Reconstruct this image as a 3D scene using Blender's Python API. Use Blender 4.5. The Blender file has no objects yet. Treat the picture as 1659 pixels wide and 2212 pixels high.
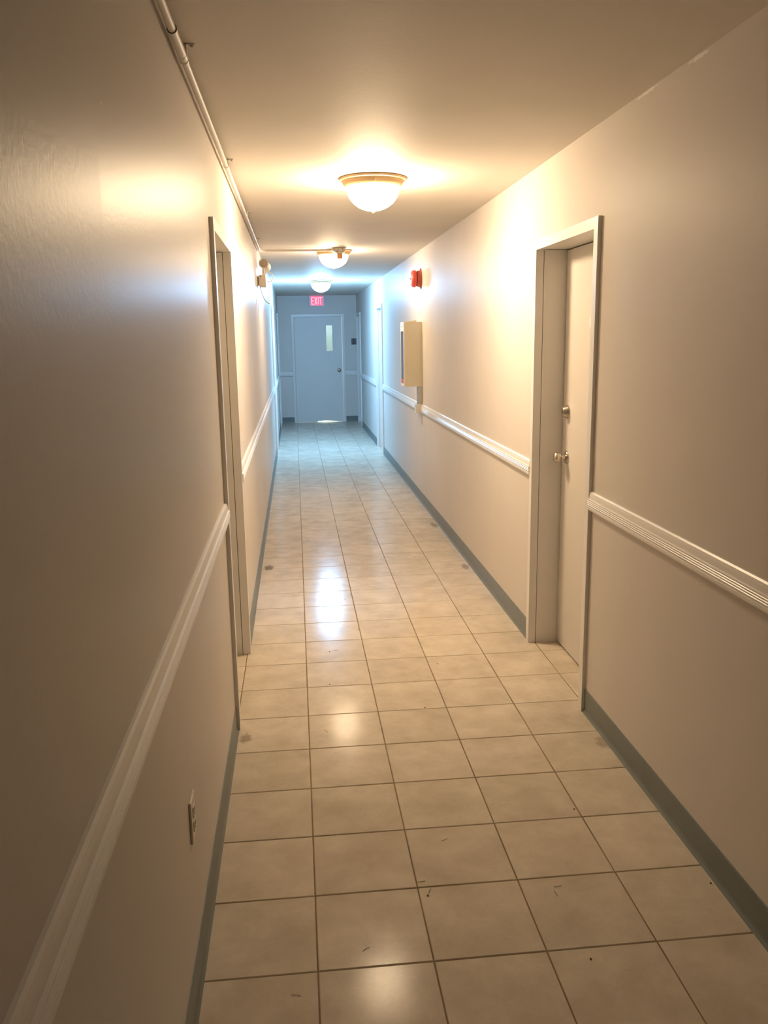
import bpy, bmesh, math, random
from mathutils import Matrix, Vector
random.seed(7)
SC = bpy.context.scene
COL = SC.collection
PI = math.pi

# ------------------------------------------------------------------ camera
PITCH, YAW, ROLL = -0.2045, 0.1009, -0.0153
CAM = Vector((-0.003, -1.931, 1.627))
cy_, sy_, cp_, sp_ = math.cos(YAW), math.sin(YAW), math.cos(PITCH), math.sin(PITCH)
fwd = Vector((sy_ * cp_, cy_ * cp_, sp_))
rgt = Vector((cy_, -sy_, 0))
up = rgt.cross(fwd)
r_ = math.cos(ROLL) * rgt + math.sin(ROLL) * up
u_ = -math.sin(ROLL) * rgt + math.cos(ROLL) * up
cd = bpy.data.cameras.new('camera')
cd.sensor_fit = 'HORIZONTAL'
cd.sensor_width = 36.0
cd.lens = 36.0 * 1820.9 / 1659.0
cd.clip_start = 0.02
cam = bpy.data.objects.new('camera', cd)
COL.objects.link(cam)
cam.matrix_world = Matrix(((r_.x, u_.x, -fwd.x, CAM.x), (r_.y, u_.y, -fwd.y, CAM.y), (r_.z, u_.z, -fwd.z, CAM.z), (0, 0, 0, 1)))
SC.camera = cam

# ------------------------------------------------------------------ world, exposure, lamp strengths
w = bpy.data.worlds.new('world')
w.use_nodes = True
w.node_tree.nodes['Background'].inputs[0].default_value = (0.9, 0.72, 0.52, 1)
w.node_tree.nodes['Background'].inputs[1].default_value = 0.02
SC.world = w
SC.view_settings.view_transform = 'Standard'
SC.view_settings.look = 'None'
SC.view_settings.gamma = 1.0
SC.view_settings.use_curve_mapping = False
SC.view_settings.exposure = 0.0
WARM = (1.0, 0.745, 0.475)
COOL = (0.285, 0.60, 1.0)
LAMP_STRENGTH = (182.0, 104.0, 470.0)      # the three ceiling lights, near to far
STAIR_POWER = 85.0                      # daylight in the stairwell behind the end door

# ------------------------------------------------------------------ dimensions (metres)
XL, XR, H, YE, YB = -0.306, 1.211, 2.43, 14.82, -5.0
T = 0.308

# ------------------------------------------------------------------ materials
def mat(name, col, rough=0.5, metal=0.0, spec=0.5, emit=None, strength=0.0, bump=None, mottle=None):
    m = bpy.data.materials.new(name)
    m.use_nodes = True
    nt = m.node_tree
    b = nt.nodes['Principled BSDF']
    b.inputs['Base Color'].default_value = (*col, 1)
    b.inputs['Roughness'].default_value = rough
    b.inputs['Metallic'].default_value = metal
    b.inputs['Specular IOR Level'].default_value = spec
    if emit:
        b.inputs['Emission Color'].default_value = (*emit, 1)
        b.inputs['Emission Strength'].default_value = strength
    geo = nt.nodes.new('ShaderNodeNewGeometry')
    if mottle:
        scale, amt = mottle
        n = nt.nodes.new('ShaderNodeTexNoise')
        n.inputs['Scale'].default_value = scale
        n.inputs['Detail'].default_value = 4
        nt.links.new(geo.outputs['Position'], n.inputs['Vector'])
        r = nt.nodes.new('ShaderNodeMapRange')
        r.inputs[1].default_value, r.inputs[2].default_value = 0.3, 0.7
        r.inputs[3].default_value, r.inputs[4].default_value = 1 - amt, 1 + amt
        nt.links.new(n.outputs['Fac'], r.inputs[0])
        mx = nt.nodes.new('ShaderNodeMix')
        mx.data_type = 'RGBA'
        mx.blend_type = 'MULTIPLY'
        mx.inputs[0].default_value = 1
        mx.inputs[6].default_value = (*col, 1)
        nt.links.new(r.outputs[0], mx.inputs[7])
        nt.links.new(mx.outputs[2], b.inputs['Base Color'])
    if bump:
        scale, strength_, dist = bump
        n = nt.nodes.new('ShaderNodeTexNoise')
        n.inputs['Scale'].default_value = scale
        n.inputs['Detail'].default_value = 3
        nt.links.new(geo.outputs['Position'], n.inputs['Vector'])
        bp = nt.nodes.new('ShaderNodeBump')
        bp.inputs['Strength'].default_value = strength_
        bp.inputs['Distance'].default_value = dist
        nt.links.new(n.outputs['Fac'], bp.inputs['Height'])
        nt.links.new(bp.outputs['Normal'], b.inputs['Normal'])
    return m

def add_marks(m, marks):
    """paint chips, nail heads, scuffs and dirt with shapes of their own: (centre, size xyz, colour, ragged noise scale)"""
    nt = m.node_tree
    b = nt.nodes['Principled BSDF']
    inp = b.inputs['Base Color']
    src = inp.links[0].from_socket if inp.links else None
    geo = nt.nodes.new('ShaderNodeNewGeometry')
    for c, s, col, ns in marks:
        sub = nt.nodes.new('ShaderNodeVectorMath'); sub.operation = 'SUBTRACT'
        sub.inputs[1].default_value = c
        nt.links.new(geo.outputs['Position'], sub.inputs[0])
        dv = nt.nodes.new('ShaderNodeVectorMath'); dv.operation = 'DIVIDE'
        dv.inputs[1].default_value = s
        nt.links.new(sub.outputs[0], dv.inputs[0])
        ln = nt.nodes.new('ShaderNodeVectorMath'); ln.operation = 'LENGTH'
        nt.links.new(dv.outputs[0], ln.inputs[0])
        n = nt.nodes.new('ShaderNodeTexNoise'); n.inputs['Scale'].default_value = ns
        n.inputs['Detail'].default_value = 5
        nt.links.new(geo.outputs['Position'], n.inputs['Vector'])
        ad = nt.nodes.new('ShaderNodeMath'); ad.operation = 'MULTIPLY_ADD'
        ad.inputs[1].default_value = 1.6
        nt.links.new(n.outputs['Fac'], ad.inputs[0]); nt.links.new(ln.outputs['Value'], ad.inputs[2])
        r = nt.nodes.new('ShaderNodeMapRange')
        r.inputs[1].default_value, r.inputs[2].default_value = 1.35, 1.75
        r.inputs[3].default_value, r.inputs[4].default_value = col[3] if len(col) > 3 else 1.0, 0.0
        nt.links.new(ad.outputs[0], r.inputs[0])
        mx = nt.nodes.new('ShaderNodeMix'); mx.data_type = 'RGBA'
        nt.links.new(r.outputs[0], mx.inputs[0])
        if src is None:
            mx.inputs[6].default_value = inp.default_value
        else:
            nt.links.new(src, mx.inputs[6])
        mx.inputs[7].default_value = (*col[:3], 1)
        src = mx.outputs[2]
    nt.links.new(src, inp)

WALL_COL = (0.665, 0.625, 0.585)
M = {}
M['wall_left'] = mat('wall_paint_left', WALL_COL, 0.385, spec=0.036, bump=(110, 0.10, 0.003), mottle=(1.3, 0.03))
M['wall_right'] = mat('wall_paint_right', WALL_COL, 0.45, spec=0.035, bump=(110, 0.08, 0.003), mottle=(1.3, 0.03))
M['wall_left_near'] = mat('wall_paint_left_near', WALL_COL, 0.405, spec=0.042, bump=(90, 0.085, 0.004), mottle=(1.3, 0.03))
M['wall_end'] = mat('wall_paint_end', WALL_COL, 0.45, bump=(160, 0.2, 0.003), mottle=(1.3, 0.03))
M['ceiling'] = mat('ceiling_paint', (0.74, 0.70, 0.64), 0.65, spec=0.3, bump=(40, 0.12, 0.004), mottle=(1.7, 0.03))
M['white'] = mat('white_trim_paint', (0.77, 0.755, 0.73), 0.33, bump=(90, 0.05, 0.002))
M['casing_edge'] = M['white']
M['door'] = mat('white_door_paint', (0.67, 0.635, 0.595), 0.42, bump=(60, 0.05, 0.002), mottle=(3, 0.02))
M['door_end'] = mat('white_exit_door_paint', (0.735, 0.715, 0.69), 0.42, bump=(60, 0.05, 0.002), mottle=(3, 0.02))
M['base'] = mat('grey_vinyl', (0.175, 0.20, 0.195), 0.42, mottle=(5, 0.06))
M['grout'] = mat('grout', (0.20, 0.145, 0.085), 0.85, spec=0.2, mottle=(7, 0.25))
M['steel'] = mat('satin_nickel', (0.62, 0.58, 0.52), 0.27, metal=1.0)
M['dark'] = mat('dark_slot', (0.025, 0.022, 0.02), 0.6)
M['pipe'] = mat('painted_pipe', (0.70, 0.66, 0.61), 0.5, spec=0.12)
M['ring'] = mat('cream_metal', (0.50, 0.36, 0.20), 0.4, spec=0.2)
M['screw'] = mat('screw_steel', (0.35, 0.30, 0.25), 0.4, metal=0.8)
M['beige'] = mat('beige_enamel', (0.68, 0.63, 0.50), 0.42, mottle=(6, 0.02))
M['ivory'] = mat('ivory_plastic', (0.74, 0.68, 0.58), 0.4)
M['whiteplastic'] = mat('white_plastic', (0.82, 0.80, 0.77), 0.35)
M['flap'] = mat('grey_plastic', (0.36, 0.345, 0.33), 0.5, spec=0.2)
M['red'] = mat('red_enamel', (0.66, 0.085, 0.065), 0.38)
M['dullred'] = mat('dull_red_enamel', (0.48, 0.09, 0.06), 0.45)
M['bracket'] = mat('galvanised_bracket', (0.42, 0.39, 0.34), 0.45, metal=0.7, mottle=(60, 0.35))
M['orange'] = mat('orange_plastic', (0.78, 0.36, 0.13), 0.45)
M['signbody'] = mat('sign_housing', (0.82, 0.82, 0.83), 0.4)
M['signred'] = mat('sign_red', (0.5, 0.02, 0.05), 0.35, emit=(1.0, 0.085, 0.19), strength=0.95)
M['signletter'] = mat('sign_letter', (0.8, 0.4, 0.4), 0.35, emit=(1.0, 0.40, 0.46), strength=1.1)
M['plaque'] = mat('plaque_grey', (0.10, 0.105, 0.12), 0.35)
M['plaqueblack'] = mat('plaque_black', (0.012, 0.010, 0.013), 0.4)
M['glasslamp'] = None

def glass(name, col, rough, tint_rough=0.0):
    m = bpy.data.materials.new(name)
    m.use_nodes = True
    b = m.node_tree.nodes['Principled BSDF']
    b.inputs['Base Color'].default_value = (*col, 1)
    b.inputs['Roughness'].default_value = rough
    b.inputs['Transmission Weight'].default_value = 1.0
    b.inputs['IOR'].default_value = 1.45
    return m
M['lite'] = glass('vision_glass', (0.171, 0.203, 0.216), 0.25)
M['pane'] = glass('cabinet_glass', (0.78, 0.82, 0.85), 0.02)
for i, c in enumerate((WARM, WARM, COOL)):
    M['lamp%d' % i] = mat('lit_glass_%s' % ('cool' if i == 2 else 'warm'), (0.9, 0.9, 0.88), 0.3, emit=c, strength=LAMP_STRENGTH[i])

# floor tile: mottled glazed ceramic, every tile offset by its own random number
def tile_material():
    m = bpy.data.materials.new('glazed_tile')
    m.use_nodes = True
    nt = m.node_tree
    b = nt.nodes['Principled BSDF']
    L = nt.links.new
    tc = nt.nodes.new('ShaderNodeNewGeometry')
    oi = nt.nodes.new('ShaderNodeObjectInfo')
    cmb = nt.nodes.new('ShaderNodeVectorMath'); cmb.operation = 'SCALE'
    cmb.inputs[0].default_value = (37.0, 71.0, 13.0)
    L(oi.outputs['Random'], cmb.inputs['Scale'])
    ad = nt.nodes.new('ShaderNodeVectorMath'); ad.operation = 'ADD'
    L(tc.outputs['Position'], ad.inputs[0]); L(cmb.outputs[0], ad.inputs[1])
    n1 = nt.nodes.new('ShaderNodeTexNoise'); n1.inputs['Scale'].default_value = 7; n1.inputs['Detail'].default_value = 8; n1.inputs['Roughness'].default_value = 0.62
    n1.inputs['Distortion'].default_value = 0.2
    L(ad.outputs[0], n1.inputs['Vector'])
    r1 = nt.nodes.new('ShaderNodeValToRGB')
    e = r1.color_ramp.elements
    e[0].position, e[0].color = 0.30, (0.47, 0.41, 0.325, 1)
    e[1].position, e[1].color = 0.68, (0.62, 0.555, 0.455, 1)
    L(n1.outputs['Fac'], r1.inputs[0])
    n2 = nt.nodes.new('ShaderNodeTexNoise'); n2.inputs['Scale'].default_value = 90; n2.inputs['Detail'].default_value = 3
    L(tc.outputs['Position'], n2.inputs['Vector'])
    mr = nt.nodes.new('ShaderNodeMapRange'); mr.inputs[3].default_value, mr.inputs[4].default_value = 0.94, 1.05
    L(n2.outputs['Fac'], mr.inputs[0])
    mr2 = nt.nodes.new('ShaderNodeMapRange'); mr2.inputs[3].default_value, mr2.inputs[4].default_value = 0.955, 1.03
    L(oi.outputs['Random'], mr2.inputs[0])
    mm = nt.nodes.new('ShaderNodeMath'); mm.operation = 'MULTIPLY'
    L(mr.outputs[0], mm.inputs[0]); L(mr2.outputs[0], mm.inputs[1])
    mx = nt.nodes.new('ShaderNodeMix'); mx.data_type = 'RGBA'; mx.blend_type = 'MULTIPLY'; mx.inputs[0].default_value = 1
    L(r1.outputs[0], mx.inputs[6]); L(mm.outputs[0], mx.inputs[7])
    L(mx.outputs[2], b.inputs['Base Color'])
    n3 = nt.nodes.new('ShaderNodeTexNoise'); n3.inputs['Scale'].default_value = 14; n3.inputs['Detail'].default_value = 4
    L(ad.outputs[0], n3.inputs['Vector'])
    rr = nt.nodes.new('ShaderNodeMapRange'); rr.inputs[3].default_value, rr.inputs[4].default_value = 0.125, 0.18
    L(n3.outputs['Fac'], rr.inputs[0])
    L(rr.outputs[0], b.inputs['Roughness'])
    b.inputs['Specular IOR Level'].default_value = 0.035
    return m
M['tile'] = tile_material()
DIRT = (0.10, 0.075, 0.045)
add_marks(M['tile'], [
    ((-0.245, 4.035, 0), (0.045, 0.085, 0.05), (*DIRT, 0.75), 60),
    ((1.165, 3.84, 0), (0.035, 0.09, 0.05), (0.16, 0.12, 0.08, 0.6), 50),
    ((1.165, 5.24, 0), (0.035, 0.12, 0.05), (0.16, 0.12, 0.08, 0.55), 50),
    ((-0.262, 1.36, 0), (0.03, 0.05, 0.05), (0.20, 0.16, 0.11, 0.6), 45),
    ((1.19, 1.13, 0), (0.04, 0.06, 0.05), (0.22, 0.18, 0.13, 0.5), 45),
])
add_marks(M['wall_right'], [
    ((XR, 0.66, 2.421), (0.05, 0.075, 0.008), (0.86, 0.84, 0.80), 70),
    ((XR, 1.03, 2.423), (0.05, 0.10, 0.007), (0.86, 0.84, 0.80), 70),
])
add_marks(M['wall_left'], [
    ((XL, -0.389, 2.013), (0.02, 0.005, 0.005), (0.85, 0.82, 0.78), 20),
    ((XL, -0.96, 1.613), (0.02, 0.005, 0.005), (0.03, 0.025, 0.02), 20),
])

# ------------------------------------------------------------------ mesh helpers
def obj(name, bm, m, parent=None, smooth=False, at=None):
    """link a bmesh (built in world coordinates) as one object; origin moves to its parent's base or to `at`"""
    me = bpy.data.meshes.new(name)
    org = Vector(at) if at is not None else (parent.matrix_world.translation.copy() if parent else Vector((0, 0, 0)))
    if parent is not None and at is not None:
        pass
    bmesh.ops.recalc_face_normals(bm, faces=bm.faces)
    bm.transform(Matrix.Translation(-org))
    bm.to_mesh(me)
    bm.free()
    me.materials.append(m)
    if smooth:
        for p in me.polygons:
            p.use_smooth = True
        try:
            me.set_sharp_from_angle(angle=math.radians(38))
        except Exception:
            pass
    o = bpy.data.objects.new(name, me)
    COL.objects.link(o)
    if parent is not None:
        o.parent = parent
        o.location = org - WL[parent.name]
    else:
        o.location = org
    WL[o.name] = org
    return o
WL = {}

def thing(name, label, cat, loc, kind=None, group=None):
    o = bpy.data.objects.new(name, None)
    COL.objects.link(o)
    o.location = loc
    o.matrix_world = Matrix.Translation(loc)
    o.empty_display_size = 0.1
    WL[o.name] = Vector(loc)
    return tag(o, label, cat, kind, group)

def tag(o, label, cat, kind=None, group=None):
    o['label'] = label
    o['category'] = cat
    if kind: o['kind'] = kind
    if group: o['group'] = group
    return o

def part(name, bm, m, parent, smooth=False):
    return obj(name, bm, m, parent, smooth, at=WL[parent.name])

def BM():
    return bmesh.new()

def box(bm, x0, x1, y0, y1, z0, z1, bev=0.0, seg=1, mtx=None):
    t = bmesh.new()
    vs = [t.verts.new((x, y, z)) for x in (x0, x1) for y in (y0, y1) for z in (z0, z1)]
    for f in ((0, 1, 3, 2), (4, 6, 7, 5), (0, 4, 5, 1), (2, 3, 7, 6), (0, 2, 6, 4), (1, 5, 7, 3)):
        t.faces.new([vs[i] for i in f])
    if bev:
        bmesh.ops.bevel(t, geom=list(t.edges), offset=bev, segments=seg, affect='EDGES', profile=0.5)
    if mtx is not None:
        t.transform(mtx)
    merge(bm, t)
    return bm

def merge(bm, t):
    bmesh.ops.recalc_face_normals(t, faces=t.faces)
    me = bpy.data.meshes.new('tmp')
    t.to_mesh(me); t.free()
    bm.from_mesh(me)
    bpy.data.meshes.remove(me)

def lathe(bm, prof, origin, axis='z', n=24, closed_ends=True):
    """revolve (radius, height) pairs; axis z up, 'x-' pointing to -x, 'y-' pointing to -y, or x"""
    t = bmesh.new()
    rings = []
    for r, h in prof:
        if r < 1e-6:
            rings.append([t.verts.new((0, 0, h))])
        else:
            rings.append([t.verts.new((r * math.cos(2 * PI * k / n), r * math.sin(2 * PI * k / n), h)) for k in range(n)])
    for a, b in zip(rings, rings[1:]):
        for k in range(n):
            k2 = (k + 1) % n
            if len(a) == 1 and len(b) == 1: continue
            if len(a) == 1: t.faces.new((a[0], b[k], b[k2]))
            elif len(b) == 1: t.faces.new((a[k], a[k2], b[0]))
            else: t.faces.new((a[k], a[k2], b[k2], b[k]))
    if closed_ends:
        for rg in (rings[0], rings[-1]):
            if len(rg) > 1: t.faces.new(rg)
    rot = {'z': Matrix.Identity(4), 'x-': Matrix.Rotation(-PI / 2, 4, 'Y'), 'x': Matrix.Rotation(PI / 2, 4, 'Y'),
           'y-': Matrix.Rotation(PI / 2, 4, 'X'), 'y': Matrix.Rotation(-PI / 2, 4, 'X')}[axis] if isinstance(axis, str) else axis
    t.transform(Matrix.Translation(origin) @ rot)
    merge(bm, t)
    return bm

def tube(bm, pts, r, n=10, rz=None):
    """sweep a round (or flattened) section along a polyline"""
    t = bmesh.new()
    pts = [Vector(p) for p in pts]
    rings = []
    for i, p in enumerate(pts):
        d = (pts[min(i + 1, len(pts) - 1)] - pts[max(i - 1, 0)]).normalized()
        ref = Vector((0, 0, 1)) if abs(d.z) < 0.9 else Vector((1, 0, 0))
        s = d.cross(ref).normalized()
        q = s.cross(d).normalized()
        rings.append([t.verts.new(p + r * math.cos(2 * PI * k / n) * s + (rz or r) * math.sin(2 * PI * k / n) * q) for k in range(n)])
    for a, b in zip(rings, rings[1:]):
        for k in range(n):
            t.faces.new((a[k], a[(k + 1) % n], b[(k + 1) % n], b[k]))
    t.faces.new(rings[0]); t.faces.new(rings[-1])
    merge(bm, t)
    return bm

def prism(bm, poly, p0, p1):
    """extrude a 3D polygon from offset p0 to p1"""
    t = bmesh.new()
    a = [t.verts.new(Vector(v) + Vector(p0)) for v in poly]
    b = [t.verts.new(Vector(v) + Vector(p1)) for v in poly]
    t.faces.new(a); t.faces.new(b[::-1])
    for i in range(len(poly)):
        j = (i + 1) % len(poly)
        t.faces.new((a[i], a[j], b[j], b[i]))
    merge(bm, t)
    return bm

def pierced(axis, c0, c1, u0, u1, v0, v1, holes, cuts=()):
    """solid wall slab with rectangular holes. axis 'x': slab between x=c0..c1 spanning y=u, z=v; axis 'y': spanning x=u, z=v"""
    us = sorted({u0, u1, *[h[0] for h in holes], *[h[1] for h in holes], *cuts})
    vs = sorted({v0, v1, *[h[2] for h in holes], *[h[3] for h in holes]})
    solid = {}
    for i in range(len(us) - 1):
        for j in range(len(vs) - 1):
            um, vm = (us[i] + us[i + 1]) / 2, (vs[j] + vs[j + 1]) / 2
            solid[i, j] = not any(h[0] < um < h[1] and h[2] < vm < h[3] for h in holes)
    bm = bmesh.new()
    cache = {}
    def V(i, j, k):
        if (i, j, k) not in cache:
            c = (c0, c1)[k]
            cache[i, j, k] = bm.verts.new((c, us[i], vs[j]) if axis == 'x' else (us[i], c, vs[j]))
        return cache[i, j, k]
    for (i, j), s in solid.items():
        if not s: continue
        for k in (0, 1):
            bm.faces.new((V(i, j, k), V(i + 1, j, k), V(i + 1, j + 1, k), V(i, j + 1, k)))
        for di, dj, e in ((-1, 0, ((i, j), (i, j + 1))), (1, 0, ((i + 1, j), (i + 1, j + 1))), (0, -1, ((i, j), (i + 1, j))), (0, 1, ((i, j + 1), (i + 1, j + 1)))):
            if not solid.get((i + di, j + dj), False):
                (a, b), (c, d) = e
                bm.faces.new((V(a, b, 0), V(c, d, 0), V(c, d, 1), V(a, b, 1)))
    return bm

# ------------------------------------------------------------------ setting: walls, ceiling, floor
DOORS_R = [(1.465, 2.283), (9.905, 10.745), (13.83, 14.665)]      # clear openings along y
DOORS_L = [(1.485, 2.325), (9.955, 10.79), (13.925, 14.70)]
DH, JT, CW, CT, REC = 2.035, 0.018, 0.045, 0.016, 0.141         # head height, jamb, casing width, casing thickness, recess
END_DOOR = (-0.004, 0.925)

def structure(name, bm, m, label, cat, smooth=False):
    return tag(obj(name, bm, m, None, smooth), label, cat, 'structure')

def holes(ds):
    return [(a - JT, b + JT, -1, DH + JT) for a, b in ds]
wl = structure('wall_left', pierced('x', XL - 0.32, XL, YB, YE, 0, H, holes(DOORS_L), cuts=(-0.45,)), M['wall_left'], 'taupe painted left side wall with a glossy sheen and the electrical outlet', 'wall')
wl.data.materials.append(M['wall_left_near'])     # nearer drywall sheet, rolled with a coarser nap
for p in wl.data.polygons:
    if p.center.y < -0.45: p.material_index = 1
structure('wall_right', pierced('x', XR, XR + 0.32, YB, YE, 0, H, holes(DOORS_R)), M['wall_right'], 'taupe painted right side wall carrying the red alarm bell', 'wall')
structure('wall_end', pierced('y', YE, YE + 0.14, XL - 0.32, XR + 0.32, 0, H, [(END_DOOR[0] - JT, END_DOOR[1] + JT, -1, DH + JT)]), M['wall_end'], 'bluish lit end wall around the white exit door', 'wall')
structure('wall_back', box(BM(), XL - 0.32, XR + 0.32, YB - 0.12, YB, 0, H), M['wall_end'], 'plain wall closing the corridor behind the viewer', 'wall')
structure('ceiling', box(BM(), XL - 0.32, XR + 0.32, YB - 0.12, YE + 0.14, H, H + 0.1), M['ceiling'], 'flat off-white corridor ceiling with three dome lights', 'ceiling')

fl = structure('floor', box(BM(), XL - 0.32, XR + 0.32, YB - 0.12, YE + 0.14, -0.06, -0.0016), M['grout'], 'beige glazed square tile floor with brown grout joints', 'floor')
# one shared tile mesh: pillowed edge, 18 quads
def tile_mesh():
    s, b, d = T / 2 - 0.0021, 0.0022, 0.0013
    bm = bmesh.new()
    rings = []
    for off, z in ((s, -0.009), (s, -d), (s - b, 0.0)):
        rings.append([bm.verts.new((sx * off, sy * off, z)) for sx, sy in ((-1, -1), (1, -1), (1, 1), (-1, 1))])
    for a, c in zip(rings, rings[1:]):
        for k in range(4):
            bm.faces.new((a[k], a[(k + 1) % 4], c[(k + 1) % 4], c[k]))
    bm.faces.new(rings[-1])
    bmesh.ops.recalc_face_normals(bm, faces=bm.faces)
    me = bpy.data.meshes.new('tile')
    bm.to_mesh(me); bm.free()
    me.materials.append(M['tile'])
    return me
TILE = tile_mesh()
def put_tile(ci, ri):
    o = bpy.data.objects.new('tile', TILE)
    COL.objects.link(o)
    o.parent = fl
    o.location = ((ci + 0.5) * T, (ri + 0.5) * T, random.uniform(-0.0002, 0.0002))
    o.rotation_euler = (random.gauss(0, 0.0011), random.gauss(0, 0.0011), random.gauss(0, 0.0009))
for ri in range(-1, 48):
    for ci in range(-1, 4):
        put_tile(ci, ri)
for ds, ci in ((DOORS_R, 4), (DOORS_L, -2)):
    for a, b in ds:
        for ri in range(int(a // T), int(b // T) + 1):
            put_tile(ci, ri)
for ci in range(-1, 4):
    put_tile(ci, 48)
bmf = BM()
me0 = TILE
for ri in range(-15, -1):
    for ci in range(-1, 4):
        t = bmesh.new(); t.from_mesh(me0)
        t.transform(Matrix.Translation(((ci + 0.5) * T, (ri + 0.5) * T, 0)))
        merge(bmf, t)
tf = part('tile_field', bmf, M['tile'], fl)
tf['kind'] = 'stuff'

# ------------------------------------------------------------------ chair rails and baseboards
RAIL = [(0.0, 0.985), (0.006, 0.985), (0.0105, 0.980), (0.013, 0.970), (0.0145, 0.958), (0.0145, 0.9555), (0.021, 0.9540), (0.0215, 0.9510), (0.019, 0.9485),
        (0.0215, 0.9460), (0.0215, 0.9435), (0.019, 0.9410), (0.0215, 0.9385), (0.0215, 0.9360), (0.019, 0.9335), (0.0215, 0.9310), (0.0215, 0.9290),
        (0.0165, 0.9275), (0.0165, 0.926), (0.0195, 0.921), (0.0185, 0.911), (0.014, 0.905), (0.006, 0.9025), (0.0, 0.9025)]
BASE = [(0.0, 0.0), (0.0125, 0.0), (0.0105, 0.004), (0.0065, 0.010), (0.0042, 0.020), (0.0040, 0.104), (0.0028, 0.107), (0.0, 0.107)]
def run(bm, side, prof, a, b):
    if side == 'right': prism(bm, [(XR - d, 0, z) for d, z in prof], (0, a, 0), (0, b, 0))
    elif side == 'left': prism(bm, [(XL + d, 0, z) for d, z in prof], (0, a, 0), (0, b, 0))
    else: prism(bm, [(0, YE - d, z) for d, z in prof], (a, 0, 0), (b, 0, 0))
    return bm
def spans(ds, y0, y1):
    out, y = [], y0
    for a, b in ds:
        if a - CW > y: out.append((y, a - CW))
        y = b + CW
    if y1 > y: out.append((y, y1))
    return out
SP_R, SP_L = spans(DOORS_R, YB, YE), spans(DOORS_L, YB, YE)
SP_R = [s for s in SP_R if s[1] - s[0] > 0.12]; SP_L = [s for s in SP_L if s[1] - s[0] > 0.12]
GAP = (6.195, 6.295)                                              # raceway box interrupts the right rail
SP_E = [(XL + 0.001, END_DOOR[0] - CW), (END_DOOR[1] + CW, XR - 0.001)]
t1 = thing('trim_1', 'white fluted chair rail along the right wall', 'chair rail', (XR, 0, 0), 'structure')
for a, b in SP_R:
    pieces = [(a, GAP[0]), (GAP[1], b)] if a < GAP[0] < b else [(a, b)]
    for p, q in pieces: part('rail', run(BM(), 'right', RAIL, p, q), M['white'], t1)
t2 = thing('trim_2', 'white fluted chair rail along the left wall', 'chair rail', (XL, 0, 0), 'structure')
for a, b in SP_L: part('rail', run(BM(), 'left', RAIL, a, b), M['white'], t2)
t3 = thing('trim_3', 'short white chair rails either side of the exit door', 'chair rail', (0.4, YE, 0), 'structure')
for a, b in SP_E: part('rail', run(BM(), 'end', RAIL, a, b), M['white'], t3)
b1 = thing('baseboard_right', 'grey vinyl cove baseboard along the right wall', 'baseboard', (XR, 0, 0), 'structure')
for a, b in SP_R: part('strip', run(BM(), 'right', BASE, a + 0.002, b - 0.002), M['base'], b1)
b2 = thing('baseboard_left', 'grey vinyl cove baseboard along the left wall', 'baseboard', (XL, 0, 0), 'structure')
for a, b in SP_L: part('strip', run(BM(), 'left', BASE, a + 0.002, b - 0.002), M['base'], b2)
b3 = thing('baseboard_end', 'dark grey vinyl baseboard pieces beside the exit door', 'baseboard', (0.4, YE, 0), 'structure')
for a, b in SP_E: part('strip', run(BM(), 'end', BASE, a, b), M['base'], b3)

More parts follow.
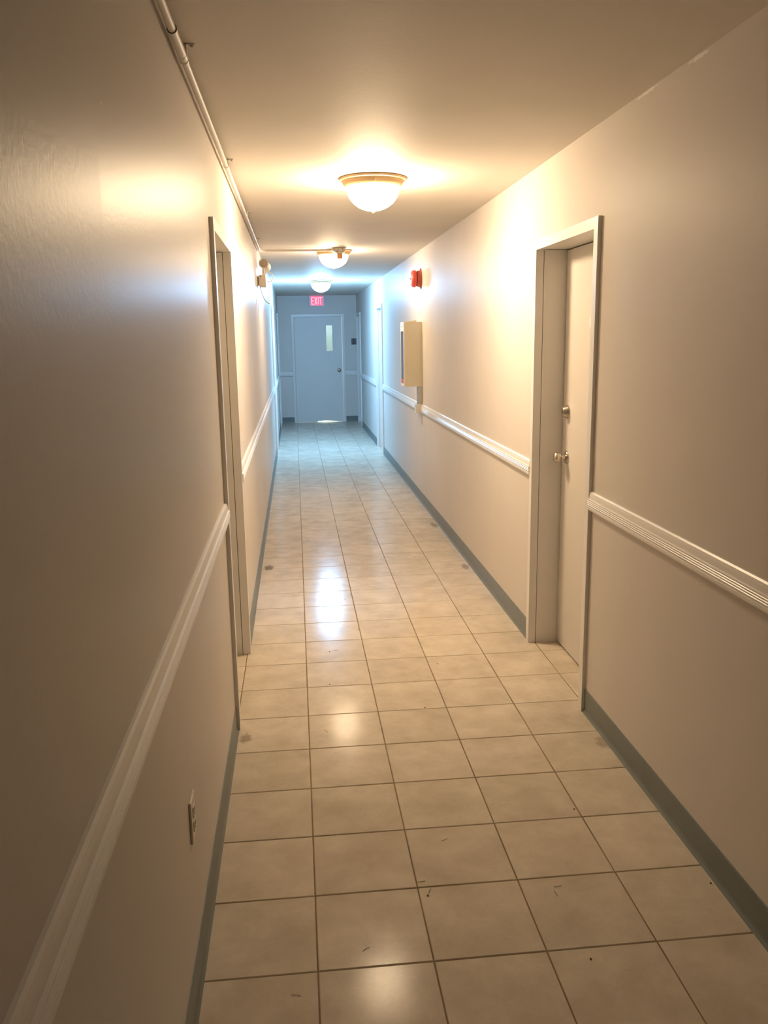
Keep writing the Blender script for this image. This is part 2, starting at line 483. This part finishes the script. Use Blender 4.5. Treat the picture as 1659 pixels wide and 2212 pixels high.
# ------------------------------------------------------------------ doors
def side_door(n, side, a, b, label, hardware=True, plate=False):
    s = 1 if side == 'right' else -1
    X0 = XR if side == 'right' else XL
    def X(d): return X0 + s * d                       # d metres into the wall (negative = out into the corridor)
    d = thing('door_%d' % n, label, 'door', (X0, (a + b) / 2, 0), 'structure')
    def bx(bm, d0, d1, *r, **k):
        return box(bm, min(X(d0), X(d1)), max(X(d0), X(d1)), *r, **k)
    # door frame: casings mitred at the head, with a shallow return into the opening
    LIP = 0.026                                        # a 3 mm groove separates casing return and jamb
    for yy, o in ((a, -1), (b, 1)):
        bm = BM()
        poly = [(X(-CT), yy, 0.0), (X(-CT), yy + o * CW, 0.0), (X(-CT), yy + o * CW, DH + CW), (X(-CT), yy, DH)]
        prism(bm, poly, (0, 0, 0), (s * CT, 0, 0))
        bx(bm, 0.0, LIP - 0.003, *sorted((yy, yy + o * 0.006)), 0.0, DH)
        part('casing', bm, M['white'], d)
    bm = BM()
    poly = [(X(-CT), a, DH), (X(-CT), b, DH), (X(-CT), b + CW, DH + CW), (X(-CT), a - CW, DH + CW)]
    prism(bm, poly, (0, 0, 0), (s * CT, 0, 0))
    bx(bm, 0.0, LIP, a, b, DH, DH + 0.006)
    part('head_casing', bm, M['white'], d)
    for yy, o in ((a, -1), (b, 1)):
        bm = BM()
        bx(bm, LIP, 0.22, *sorted((yy + o * 0.0008, yy + o * JT)), 0.0, DH)
        bx(bm, REC + 0.042, REC + 0.056, *sorted((yy - o * 0.012, yy + o * 0.0025)), 0.0, DH)
        part('jamb', bm, M['white'], d)
    bm = BM()
    bx(bm, LIP, 0.22, a - JT, b + JT, DH + 0.0025, DH + JT)
    bx(bm, REC + 0.042, REC + 0.056, a, b, DH - 0.012, DH + 0.0025)
    part('head_jamb', bm, M['white'], d)
    g = 0.0035
    part('slab', bx(BM(), REC, REC + 0.041, a + g - 0.0025, b - g - 0.002, 0.009, DH - 0.003, bev=0.0012), M['door'], d)
    if hardware:
        yk = b - 0.085
        ax = 'x-' if side == 'right' else 'x'
        kn = part('knob', lathe(BM(), [(0.010, 0.0), (0.0125, 0.022), (0.0115, 0.028), (0.017, 0.033), (0.0245, 0.041), (0.0275, 0.050), (0.0265, 0.059), (0.0215, 0.066), (0.012, 0.0690), (0.0, 0.0695)], (X(REC), yk, 1.016), ax, 24), M['steel'], d, True)
        part('rose', lathe(BM(), [(0.0335, 0.0), (0.0335, 0.003), (0.030, 0.0075), (0.022, 0.0095), (0.0125, 0.010), (0.0125, 0.0)], (X(REC), yk, 1.016), ax, 28), M['steel'], kn, True)
        db = part('deadbolt', lathe(BM(), [(0.0345, 0.0), (0.0345, 0.003), (0.032, 0.008), (0.023, 0.0275), (0.0215, 0.0295), (0.0, 0.0300)], (X(REC), yk, 1.246), ax, 28), M['steel'], d, True)
        bm = BM()
        bx(bm, REC - 0.0312, REC - 0.0295, yk - 0.0012, yk + 0.0012, 1.238, 1.254)
        part('keyhole', bm, M['dark'], db)
    if plate:
        part('number_plate', bx(BM(), REC - 0.005, REC, 1.84, 1.918, 1.655, 1.705, bev=0.001), M['whiteplastic'], d)
    return d
side_door(1, 'right', *DOORS_R[0], 'white recessed door with nickel knob and deadbolt on right wall', True, True)
side_door(2, 'left', *DOORS_L[0], 'white recessed doorway on left wall facing the knobbed door', True)
side_door(3, 'right', *DOORS_R[1], 'white recessed doorway on right wall just past the beige cabinet')
side_door(4, 'left', *DOORS_L[1], 'white recessed doorway on left wall just past the emergency light')
side_door(5, 'right', *DOORS_R[2], 'white doorway on right wall tight against the end wall beside the dark sign')
side_door(6, 'left', *DOORS_L[2], 'white doorway on left wall tight against the end wall')

def end_door():
    a, b = END_DOOR
    d = thing('door_7', 'white exit door with narrow vision glass at the corridor end', 'door', ((a + b) / 2, YE, 0), 'structure')
    def yb(bm, x0, x1, d0, d1, z0, z1, **k):
        return box(bm, x0, x1, YE + d0, YE + d1, z0, z1, **k)
    for xx, o in ((a, -1), (b, 1)):
        bm = BM()
        prism(bm, [(xx, YE - CT, 0), (xx + o * CW, YE - CT, 0), (xx + o * CW, YE - CT, DH + CW), (xx, YE - CT, DH)], (0, 0, 0), (0, CT, 0))
        part('casing', bm, M['white'], d)
        part('jamb', yb(BM(), *sorted((xx + o * 0.002, xx + o * JT)), 0.0, 0.14, 0, DH), M['white'], d)
    bm = BM()
    prism(bm, [(a, YE - CT, DH), (b, YE - CT, DH), (b + CW, YE - CT, DH + CW), (a - CW, YE - CT, DH + CW)], (0, 0, 0), (0, CT, 0))
    part('head_casing', bm, M['white'], d)
    part('head_jamb', yb(BM(), a - JT, b + JT, 0.0, 0.14, DH + 0.002, DH + JT), M['white'], d)
    for x0, x1, z0, z1 in ((a, a + 0.014, 0, DH), (b - 0.014, b, 0, DH), (a, b, DH - 0.014, DH + 0.002)):
        part('stop', yb(BM(), x0, x1, 0.0535, 0.067, z0, z1), M['white'], d)
    # slab with the vision-glass hole and a worn, uneven bottom edge letting light through
    bm = pierced('y', YE + 0.012, YE + 0.053, a + 0.005, b - 0.005, 0.004, DH - 0.003, [(0.617, 0.738, 1.380, 1.866)], cuts=(0.39, 0.43, 0.445, 0.455, 0.52, 0.60, 0.70, 0.82))
    lift = {0.39: 0.0, 0.43: 0.018, 0.445: 0.014, 0.455: 0.010, 0.52: 0.024, 0.60: 0.024, 0.70: 0.013, 0.82: 0.002}
    for v in bm.verts:
        if v.co.z < 0.01:
            for k, h in lift.items():
                if abs(v.co.x - k) < 1e-4: v.co.z += h
            if abs(v.co.x - 0.617) < 1e-4: v.co.z += 0.022
            if abs(v.co.x - 0.738) < 1e-4: v.co.z += 0.010
    part('slab', bm, M['door_end'], d)
    part('vision_glass', yb(BM(), 0.617, 0.738, 0.030, 0.036, 1.380, 1.866), M['lite'], d)
    bm = BM()
    for x0, x1, z0, z1 in ((0.610, 0.617, 1.373, 1.873), (0.738, 0.745, 1.373, 1.873), (0.617, 0.738, 1.373, 1.380), (0.617, 0.738, 1.866, 1.873)):
        yb(bm, x0, x1, 0.008, 0.012, z0, z1)
    part('glass_stop', bm, M['door'], d)
    kn = part('knob', lathe(BM(), [(0.011, 0.0), (0.012, 0.024), (0.018, 0.032), (0.027, 0.046), (0.026, 0.056), (0.018, 0.064), (0.0, 0.066)], (0.853, YE + 0.012, 1.008), 'y-', 20), M['screw'], d, True)
    part('rose', lathe(BM(), [(0.036, 0.0), (0.036, 0.003), (0.031, 0.008), (0.012, 0.010), (0.012, 0.0)], (0.853, YE + 0.012, 1.008), 'y-', 24), M['screw'], kn, True)
end_door()

# stairwell behind the exit door: a plain lit landing seen through the glass and under the door
sw = pierced('y', YE + 1.6, YE + 1.7, -0.6, 1.5, 0, H, [])
structure('wall_stairwell', sw, M['ceiling'], 'pale stairwell wall glimpsed through the exit door glass', 'wall')
bm = BM()
box(bm, -0.7, -0.6, YE + 0.14, YE + 1.7, 0, H)
structure('wall_stairwell_left', bm, M['ceiling'], 'left stairwell wall hidden behind the exit door', 'wall')
bm = BM(); box(bm, 1.5, 1.6, YE + 0.14, YE + 1.7, 0, H)
structure('wall_stairwell_right', bm, M['ceiling'], 'right stairwell wall hidden behind the exit door', 'wall')
bm = BM(); box(bm, -0.7, 1.6, YE + 0.14, YE + 1.7, -0.06, 0)
structure('floor_stairwell', bm, M['ceiling'], 'stairwell landing floor behind the exit door', 'floor')
bm = BM(); box(bm, -0.7, 1.6, YE + 0.14, YE + 1.7, H, H + 0.1)
structure('ceiling_stairwell', bm, M['ceiling'], 'stairwell ceiling behind the exit door', 'ceiling')
ld = bpy.data.lights.new('stairwell_lamp', 'AREA'); ld.energy = STAIR_POWER; ld.size = 0.8; ld.color = (0.72, 0.98, 1.0)
lo = bpy.data.objects.new('stairwell_lamp', ld); lo.location = (0.45, YE + 0.85, H - 0.05); COL.objects.link(lo)

# ------------------------------------------------------------------ ceiling lights
def ceiling_light(i, x, y, label):
    t = thing('ceiling_light', label, 'ceiling light', (x, y, H), group='dome lights along the corridor ceiling')
    o = (x, y, H)
    part('ring', lathe(BM(), [(0.150, 0.0), (0.170, 0.0), (0.1745, -0.003), (0.1755, -0.007), (0.173, -0.012), (0.166, -0.014), (0.160, -0.016), (0.157, -0.024), (0.151, -0.034), (0.146, -0.041), (0.142, -0.0445), (0.1385, -0.0445), (0.1375, -0.040), (0.150, -0.004)], o, 'z', 40, False), M['ring'], t, True)
    prof = [(0.1365, -0.040)]
    for k in range(0, 11):
        a = k / 10 * PI / 2
        prof.append((0.1365 * math.cos(a) if k < 10 else 0.0, -0.046 - 0.114 * math.sin(a)))
    part('glass_dome', lathe(BM(), prof, o, 'z', 32, False), M['lamp%d' % i], t, True)
    part('finial', lathe(BM(), [(0.009, -0.1592), (0.011, -0.163), (0.007, -0.167), (0.006, -0.171), (0.0, -0.173)], o, 'z', 12), M['screw'], t, True)
    for k in range(3):
        bm = BM()
        a = -PI / 2 + k * 2 * PI / 3
        lathe(bm, [(0.004, 0.0), (0.004, 0.007), (0.0, 0.008)], (x + 0.153 * math.cos(a), y + 0.153 * math.sin(a), H - 0.030), Matrix.Rotation(a, 4, 'Z') @ Matrix.Rotation(PI / 2, 4, 'Y'), 8)
        part('clip_screw', bm, M['screw'], t)
    return t
ceiling_light(0, 0.430, 2.66, 'nearest warm lit dome ceiling light with a cream metal ring')
ceiling_light(1, 0.393, 6.31, 'warm lit dome ceiling light with the orange-tan block hanging before it')
ceiling_light(2, 0.402, 10.5, 'bluish white lit dome ceiling light farthest down the corridor')

# ------------------------------------------------------------------ conduit along the left ceiling corner, then across to the bracket box
PR, PX, PZ, PY = 0.0105, XL + 0.022, 2.4025, 6.115
cnd = thing('conduit', 'white painted conduit pipe along the ceiling corner of the left wall', 'pipe', (PX, 2.0, H))
part('pipe', tube(BM(), [(PX, YB + 0.01, PZ), (PX, PY - 0.09, PZ)], PR, 14), M['pipe'], cnd, True)
part('elbow', tube(BM(), [(PX + 0.09 - 0.09 * math.cos(a), PY - 0.09 + 0.09 * math.sin(a), PZ + 0.010 * (a / (PI / 2))) for a in [k * PI / 16 for k in range(9)]], PR, 14), M['pipe'], cnd, True)
part('branch_pipe', tube(BM(), [(PX + 0.09, PY, PZ + 0.010), (0.372, PY, PZ + 0.012)], PR, 14), M['pipe'], cnd, True)
part('coupling', tube(BM(), [(PX, 0.455, PZ), (PX, 0.462, PZ), (PX, 0.70, PZ), (PX, 0.708, PZ)], PR + 0.002, 16), M['pipe'], cnd, True)
for yy in (0.46, 0.702):
    part('coupling_collar', tube(BM(), [(PX, yy - 0.005, PZ), (PX, yy + 0.005, PZ)], PR + 0.0034, 16), M['pipe'], cnd, True)
for yy in (0.66, 2.20, 3.80, 5.30):
    bm = BM()
    tube(bm, [(PX, yy - 0.008, PZ), (PX, yy + 0.008, PZ)], PR + 0.0026, 14)
    box(bm, PX + 0.006, PX + 0.036, yy - 0.008, yy + 0.008, H - 0.0035, H - 0.0005)
    box(bm, PX + PR - 0.001, PX + PR + 0.003, yy - 0.008, yy + 0.008, PZ, H - 0.001)
    st = part('strap', bm, M['pipe'], cnd)
    part('strap_screw', lathe(BM(), [(0.006, 0.0), (0.005, -0.0035), (0.0, -0.005)], (PX + 0.027, yy, H - 0.0035), 'z', 10), M['screw'], st, True)

# ------------------------------------------------------------------ bracket box with orange-tan block before the second light
hb = thing('detector', 'small metal ceiling bracket with an orange-tan block hanging before a dome light', 'detector', (0.437, 6.09, H))
bm = BM()
box(bm, 0.378, 0.484, 6.055, 6.135, H - 0.036, H - 0.002, bev=0.003)
for dx in (0.362, 0.392, 0.470): box(bm, dx, dx + 0.022, 6.048, 6.056, H - 0.026 - 0.008 * (dx > 0.38), H - 0.001, bev=0.001)
box(bm, 0.350, 0.500, 6.07, 6.12, H - 0.006, H - 0.0008)
part('bracket', bm, M['bracket'], hb)
part('neck', prism(BM(), [(0.392, 0, H - 0.036), (0.480, 0, H - 0.036), (0.464, 0, H - 0.052), (0.412, 0, H - 0.052)], (0, 6.062, 0), (0, 6.125, 0)), M['beige'], hb)
part('block', box(BM(), 0.412, 0.464, 6.065, 6.120, H - 0.094, H - 0.052, bev=0.006, seg=2), M['orange'], hb)

# ------------------------------------------------------------------ emergency light on the left wall
em = thing('emergency_light', 'beige battery emergency light with a round lamp head on left wall', 'emergency light', (XL, 5.85, 2.08))
ebx = part('battery_box', box(BM(), -0.292, -0.231, 5.75, 5.98, 2.080, 2.176, bev=0.004, seg=2), M['ivory'], em)
part('mounting_plate', box(BM(), XL, -0.292, 5.785, 5.95, 2.092, 2.165), M['screw'], em)
bm = BM(); lathe(bm, [(0.0045, 0.0), (0.0045, 0.002), (0.0, 0.0025)], (-0.276, 5.75, 2.160), 'y-', 10)
part('test_button', bm, M['dark'], ebx)
bm = BM(); lathe(bm, [(0.005, 0.0), (0.004, 0.003), (0.0, 0.004)], (-0.272, 5.75, 2.139), 'y-', 10)
part('screw', bm, M['steel'], ebx)
part('neck', tube(BM(), [(-0.250, 5.80, 2.170), (-0.250, 5.80, 2.200), (-0.246, 5.80, 2.232)], 0.011, 10), M['ivory'], em, True)
h1 = part('lamp_head', lathe(BM(), [(0.012, -0.045), (0.030, -0.030), (0.040, 0.0), (0.041, 0.012), (0.037, 0.016), (0.034, 0.012), (0.0, 0.010)], (-0.246, 5.80, 2.274), 'y-', 24, False), M['ivory'], em, True)
part('lens', lathe(BM(), [(0.0345, 0.0115), (0.030, 0.0145), (0.0, 0.0165)], (-0.246, 5.80, 2.274), 'y-', 24, False), mat('clouded_lens', (0.42, 0.35, 0.27), 0.3), h1, True)
part('lamp_head', lathe(BM(), [(0.012, -0.045), (0.030, -0.030), (0.040, 0.0), (0.041, 0.012), (0.0, 0.012)], (-0.228, 5.93, 2.255), 'y', 20, False), M['whiteplastic'], em, True)
part('neck', tube(BM(), [(-0.245, 5.93, 2.172), (-0.240, 5.93, 2.225)], 0.010, 10), M['ivory'], em, True)
pts = [(-0.232, 5.93, 2.205 - 0.005)] + [(-0.212 + 0.040 * math.cos(a) * 1.0, 5.90, 2.165 + 0.042 * math.sin(a)) for a in [PI * 0.72 - k * PI * 1.35 / 12 for k in range(13)]] + [(-0.233, 5.92, 2.118)]
part('wire_loop', tube(BM(), pts, 0.0038, 8), M['whiteplastic'], em, True)
strap = [(-0.288, 5.78, 2.082), (-0.281, 5.775, 2.045), (-0.268, 5.77, 2.005), (-0.254, 5.77, 1.968), (-0.238, 5.77, 1.944), (-0.218, 5.77, 1.931), (-0.204, 5.77, 1.927)]
bm = BM()
t = bmesh.new()
rows = []
for x, y, z in strap:
    rows.append([t.verts.new((x, y, z)), t.verts.new((x + 0.002, y + 0.10, z + 0.006)), t.verts.new((x + 0.005, y + 0.10, z + 0.009)), t.verts.new((x + 0.004, y, z + 0.004))])
for p, q in zip(rows, rows[1:]):
    for k in range(4):
        t.faces.new((p[k], p[(k + 1) % 4], q[(k + 1) % 4], q[k]))
t.faces.new(rows[0]); t.faces.new(rows[-1])
merge(bm, t)
part('hanging_flap', bm, M['flap'], em)

# ------------------------------------------------------------------ alarm bell on the right wall
by, bz = 6.25, 2.163
bl = thing('alarm_bell', 'red fire alarm bell high on the right wall above the beige cabinet', 'bell', (XR, by, bz))
part('back_box', lathe(BM(), [(0.083, 0.0), (0.083, 0.012), (0.076, 0.016), (0.072, 0.040), (0.066, 0.044), (0.0, 0.044)], (XR, by, bz), 'x-', 32), M['dullred'], bl, True)
part('gong', lathe(BM(), [(0.070, 0.050), (0.0765, 0.051), (0.0785, 0.058), (0.0785, 0.070), (0.075, 0.082), (0.066, 0.091), (0.050, 0.096), (0.030, 0.0965), (0.012, 0.094), (0.0, 0.094)], (XR, by, bz), 'x-', 36, False), M['red'], bl, True)
part('post', lathe(BM(), [(0.010, 0.042), (0.010, 0.094), (0.006, 0.098), (0.006, 0.106), (0.0, 0.107)], (XR, by, bz), 'x-', 12), M['screw'], bl, True)
for s in (1, -1):
    part('mounting_ear', box(BM(), XR - 0.010, XR, by - 0.020, by + 0.014, bz + s * 0.087 - 0.008, bz + s * 0.087 + 0.008, bev=0.002), M['dullred'] if s > 0 else M['bracket'], bl)

# ------------------------------------------------------------------ extinguisher cabinet on the right wall
cx0, cy0, cy1, cz0, cz1 = 1.037, 6.197, 6.445, 1.157, 1.765
cb = thing('extinguisher_cabinet', 'beige metal fire extinguisher cabinet on the right wall', 'cabinet', (XR, (cy0 + cy1) / 2, cz0))
bm = BM(); th = 0.004
box(bm, cx0 + 0.004, XR, cy0, cy0 + th, cz0, cz1)
box(bm, cx0 + 0.004, XR, cy1 - th, cy1, cz0, cz1)
box(bm, cx0 + 0.004, XR, cy0 + th, cy1 - th, cz0, cz0 + th)
box(bm, cx0 + 0.004, XR, cy0 + th, cy1 - th, cz1 - th, cz1)
box(bm, XR - th, XR, cy0 + th, cy1 - th, cz0 + th, cz1 - th)
part('body', bm, M['beige'], cb)
bm = pierced('x', cx0 - 0.004, cx0 + 0.004, cy0, cy1, cz0 + 0.004, cz1, [(cy0 + 0.022, cy1 - 0.022, cz0 + 0.024, cz1 - 0.085)])
dr = part('door', bm, M['whiteplastic'], cb)
part('glass_pane', box(BM(), cx0 - 0.001, cx0 + 0.002, cy0 + 0.022, cy1 - 0.022, cz0 + 0.024, cz1 - 0.085), M['pane'], dr)
part('label', box(BM(), cx0 - 0.0022, cx0 - 0.001, cy0 + 0.024, cy1 - 0.024, cz0 + 0.026, cz0 + 0.070), M['dullred'], dr)
part('lock', lathe(BM(), [(0.010, 0.0), (0.010, 0.003), (0.0, 0.0035)], (cx0 - 0.004, cy0 + 0.10, cz1 - 0.04), 'x-', 14), M['dark'], dr, True)
lid = prism(BM(), [(cx0 + 0.004, 0, cz1), (XR - 0.055, 0, cz1 + 0.017), (XR - 0.050, 0, cz1 + 0.012), (XR - 0.050, 0, cz1 + 0.0)], (0, cy0 + 0.03, 0), (0, cy1, 0))
part('top_flap', lid, M['ivory'], cb)
ex = thing('fire_extinguisher', 'red extinguisher standing inside the beige cabinet behind its glass', 'extinguisher', (1.122, 6.325, cz0 + 0.004))
part('cylinder', lathe(BM(), [(0.050, 0.0), (0.056, 0.006), (0.056, 0.30), (0.048, 0.34), (0.026, 0.365), (0.020, 0.38)], (1.122, 6.325, cz0 + 0.004), 'z', 28), M['red'], ex, True)
part('valve', lathe(BM(), [(0.018, 0.38), (0.018, 0.41), (0.010, 0.42), (0.0, 0.42)], (1.122, 6.325, cz0 + 0.004), 'z', 16), M['steel'], ex, True)
part('handle', box(BM(), 1.082, 1.130, 6.315, 6.335, cz0 + 0.418, cz0 + 0.432, bev=0.003), M['dark'], ex)
part('hose', tube(BM(), [(1.104, 6.325, cz0 + 0.40), (1.075, 6.325, cz0 + 0.39), (1.058, 6.325, cz0 + 0.33), (1.058, 6.325, cz0 + 0.14)], 0.007, 8), M['dark'], ex, True)

# raceway from the cabinet down to the rail
rw = thing('cable_raceway', 'narrow grey cable raceway between the beige cabinet and the chair rail', 'raceway', (XR, 6.24, 0.9))
part('channel', box(BM(), 1.168, XR, 6.200, 6.285, 0.986, cz0 - 0.001, bev=0.002), mat('grey_raceway_paint', (0.50, 0.50, 0.48), 0.45), rw)
part('collar', box(BM(), 1.148, XR, 6.196, 6.294, 0.9, 0.986, bev=0.003), M['white'], rw)

# ------------------------------------------------------------------ exit sign and dark plaque on the end wall
sg = thing('exit_sign', 'lit red EXIT sign above the white end door', 'exit sign', (0.452, YE, 2.228))
sx0, sx1, sz0, sz1, sd = 0.302, 0.602, 2.228, 2.426, 0.062
part('housing', box(BM(), sx0, sx1, YE - sd, YE, sz0, sz1, bev=0.004), M['signbody'], sg)
fc = part('face', box(BM(), sx0 + 0.034, sx1 - 0.034, YE - sd - 0.004, YE - sd, sz0 + 0.014, sz1 - 0.006), M['signred'], sg)
def letter(ch, x, w, z0, z1):
    bm = BM(); k = 0.014; y0, y1 = YE - sd - 0.0075, YE - sd - 0.004
    if ch == 'E':
        box(bm, x, x + k, y0, y1, z0, z1)
        for zz in (z0, (z0 + z1 - k) / 2, z1 - k): box(bm, x + k, x + w, y0, y1, zz, zz + k)
    elif ch == 'I':
        box(bm, x + (w - k) / 2, x + (w + k) / 2, y0, y1, z0, z1)
    elif ch == 'T':
        box(bm, x + (w - k) / 2, x + (w + k) / 2, y0, y1, z0, z1 - k)
        box(bm, x, x + w, y0, y1, z1 - k, z1)
    else:
        c = 0.016
        prism(bm, [(x, 0, z1), (x + c, 0, z1), (x + w, 0, z0), (x + w - c, 0, z0)], (0, y0, 0), (0, y1, 0))
        prism(bm, [(x, 0, z0), (x + c, 0, z0), (x + w, 0, z1), (x + w - c, 0, z1)], (0, y0 - 0.0004, 0), (0, y1, 0))
    return bm
lx = sx0 + 0.047
for ch, wd in (('E', 0.050), ('X', 0.058), ('I', 0.020), ('T', 0.052)):
    part('letter', letter(ch, lx, wd, sz0 + 0.030, sz1 - 0.030), M['signletter'], fc)
    lx += wd + 0.008

pq = thing('door_plaque', 'small dark pictogram plaque on the end wall right of the exit door', 'sign', (1.155, YE, 1.498))
part('plate', box(BM(), 1.104, 1.206, YE - 0.008, YE, 1.494, 1.612, bev=0.002), M['plaque'], pq)
bm = BM()
lathe(bm, [(0.016, 0.0), (0.016, 0.002)], (1.150, YE - 0.008, 1.589), 'y-', 16)
prism(bm, [(1.134, 0, 1.572), (1.166, 0, 1.572), (1.156, 0, 1.548), (1.178, 0, 1.503), (1.122, 0, 1.503), (1.144, 0, 1.548)], (0, YE - 0.0100, 0), (0, YE - 0.0080, 0))
part('figure', bm, M['plaqueblack'], pq)

# ------------------------------------------------------------------ electrical outlet low on the left wall
ot = thing('wall_outlet', 'ivory electrical outlet low on the left wall below the chair rail', 'outlet', (XL, 0.05, 0.385))
pl = part('cover_plate', box(BM(), XL, XL + 0.0065, 0.013, 0.085, 0.385, 0.499, bev=0.002), M['ivory'], ot)
for zc in (0.4225, 0.4615):
    rc = part('receptacle', box(BM(), XL + 0.0065, XL + 0.0085, 0.033, 0.065, zc - 0.014, zc + 0.014, bev=0.0008), M['ivory'], ot)
    bm = BM()
    for yy in (0.042, 0.055): box(bm, XL + 0.0084, XL + 0.0092, yy - 0.0012, yy + 0.0012, zc - 0.002, zc + 0.008)
    lathe(bm, [(0.0028, 0.0), (0.0028, 0.0007), (0.0, 0.0007)], (XL + 0.0084, 0.0485, zc - 0.008), 'x', 8)
    part('slots', bm, M['dark'], rc)
part('plate_screw', lathe(BM(), [(0.003, 0.0), (0.0026, 0.0012), (0.0, 0.0014)], (XL + 0.0065, 0.049, 0.442), 'x', 10), M['screw'], pl)

# ------------------------------------------------------------------ lint, hairs and grit lying on the tiles
HAIRS = [(0.131, 0.067), (0.431, 0.539), (-0.057, -0.076), (0.341, 0.287), (0.727, 0.26), (0.711, 0.23), (0.073, 1.377), (0.157, 2.314), (0.261, 3.196), (0.323, 0.333)]
GRIT = [(0.124, 2.298), (0.107, 1.866), (0.333, 0.267), (0.722, -0.044), (0.912, 0.664), (1.187, 0.218), (0.52, 1.55), (0.30, 2.62), (-0.2, 4.35), (0.66, 2.05)]
bm = BM()
for x, y in HAIRS:
    a = random.uniform(0, PI); c = random.uniform(-0.5, 0.5)
    pts = [(x + math.cos(a + c * k / 4) * (k - 2) * 0.006, y + math.sin(a + c * k / 4) * (k - 2) * 0.006, 0.0012 + 0.0006 * (k % 2)) for k in range(5)]
    tube(bm, pts, 0.0007, 4)
for x, y in GRIT:
    lathe(bm, [(0.0, 0.0), (0.0032, 0.0006), (0.0024, 0.0026), (0.0, 0.0034)], (x, y, 0.0002), 'z', 6)
deb = obj('dust', bm, mat('lint', (0.10, 0.07, 0.045), 0.9), None)
tag(deb, 'dark lint, hairs and grit scattered over the floor tiles', 'dust', 'stuff')
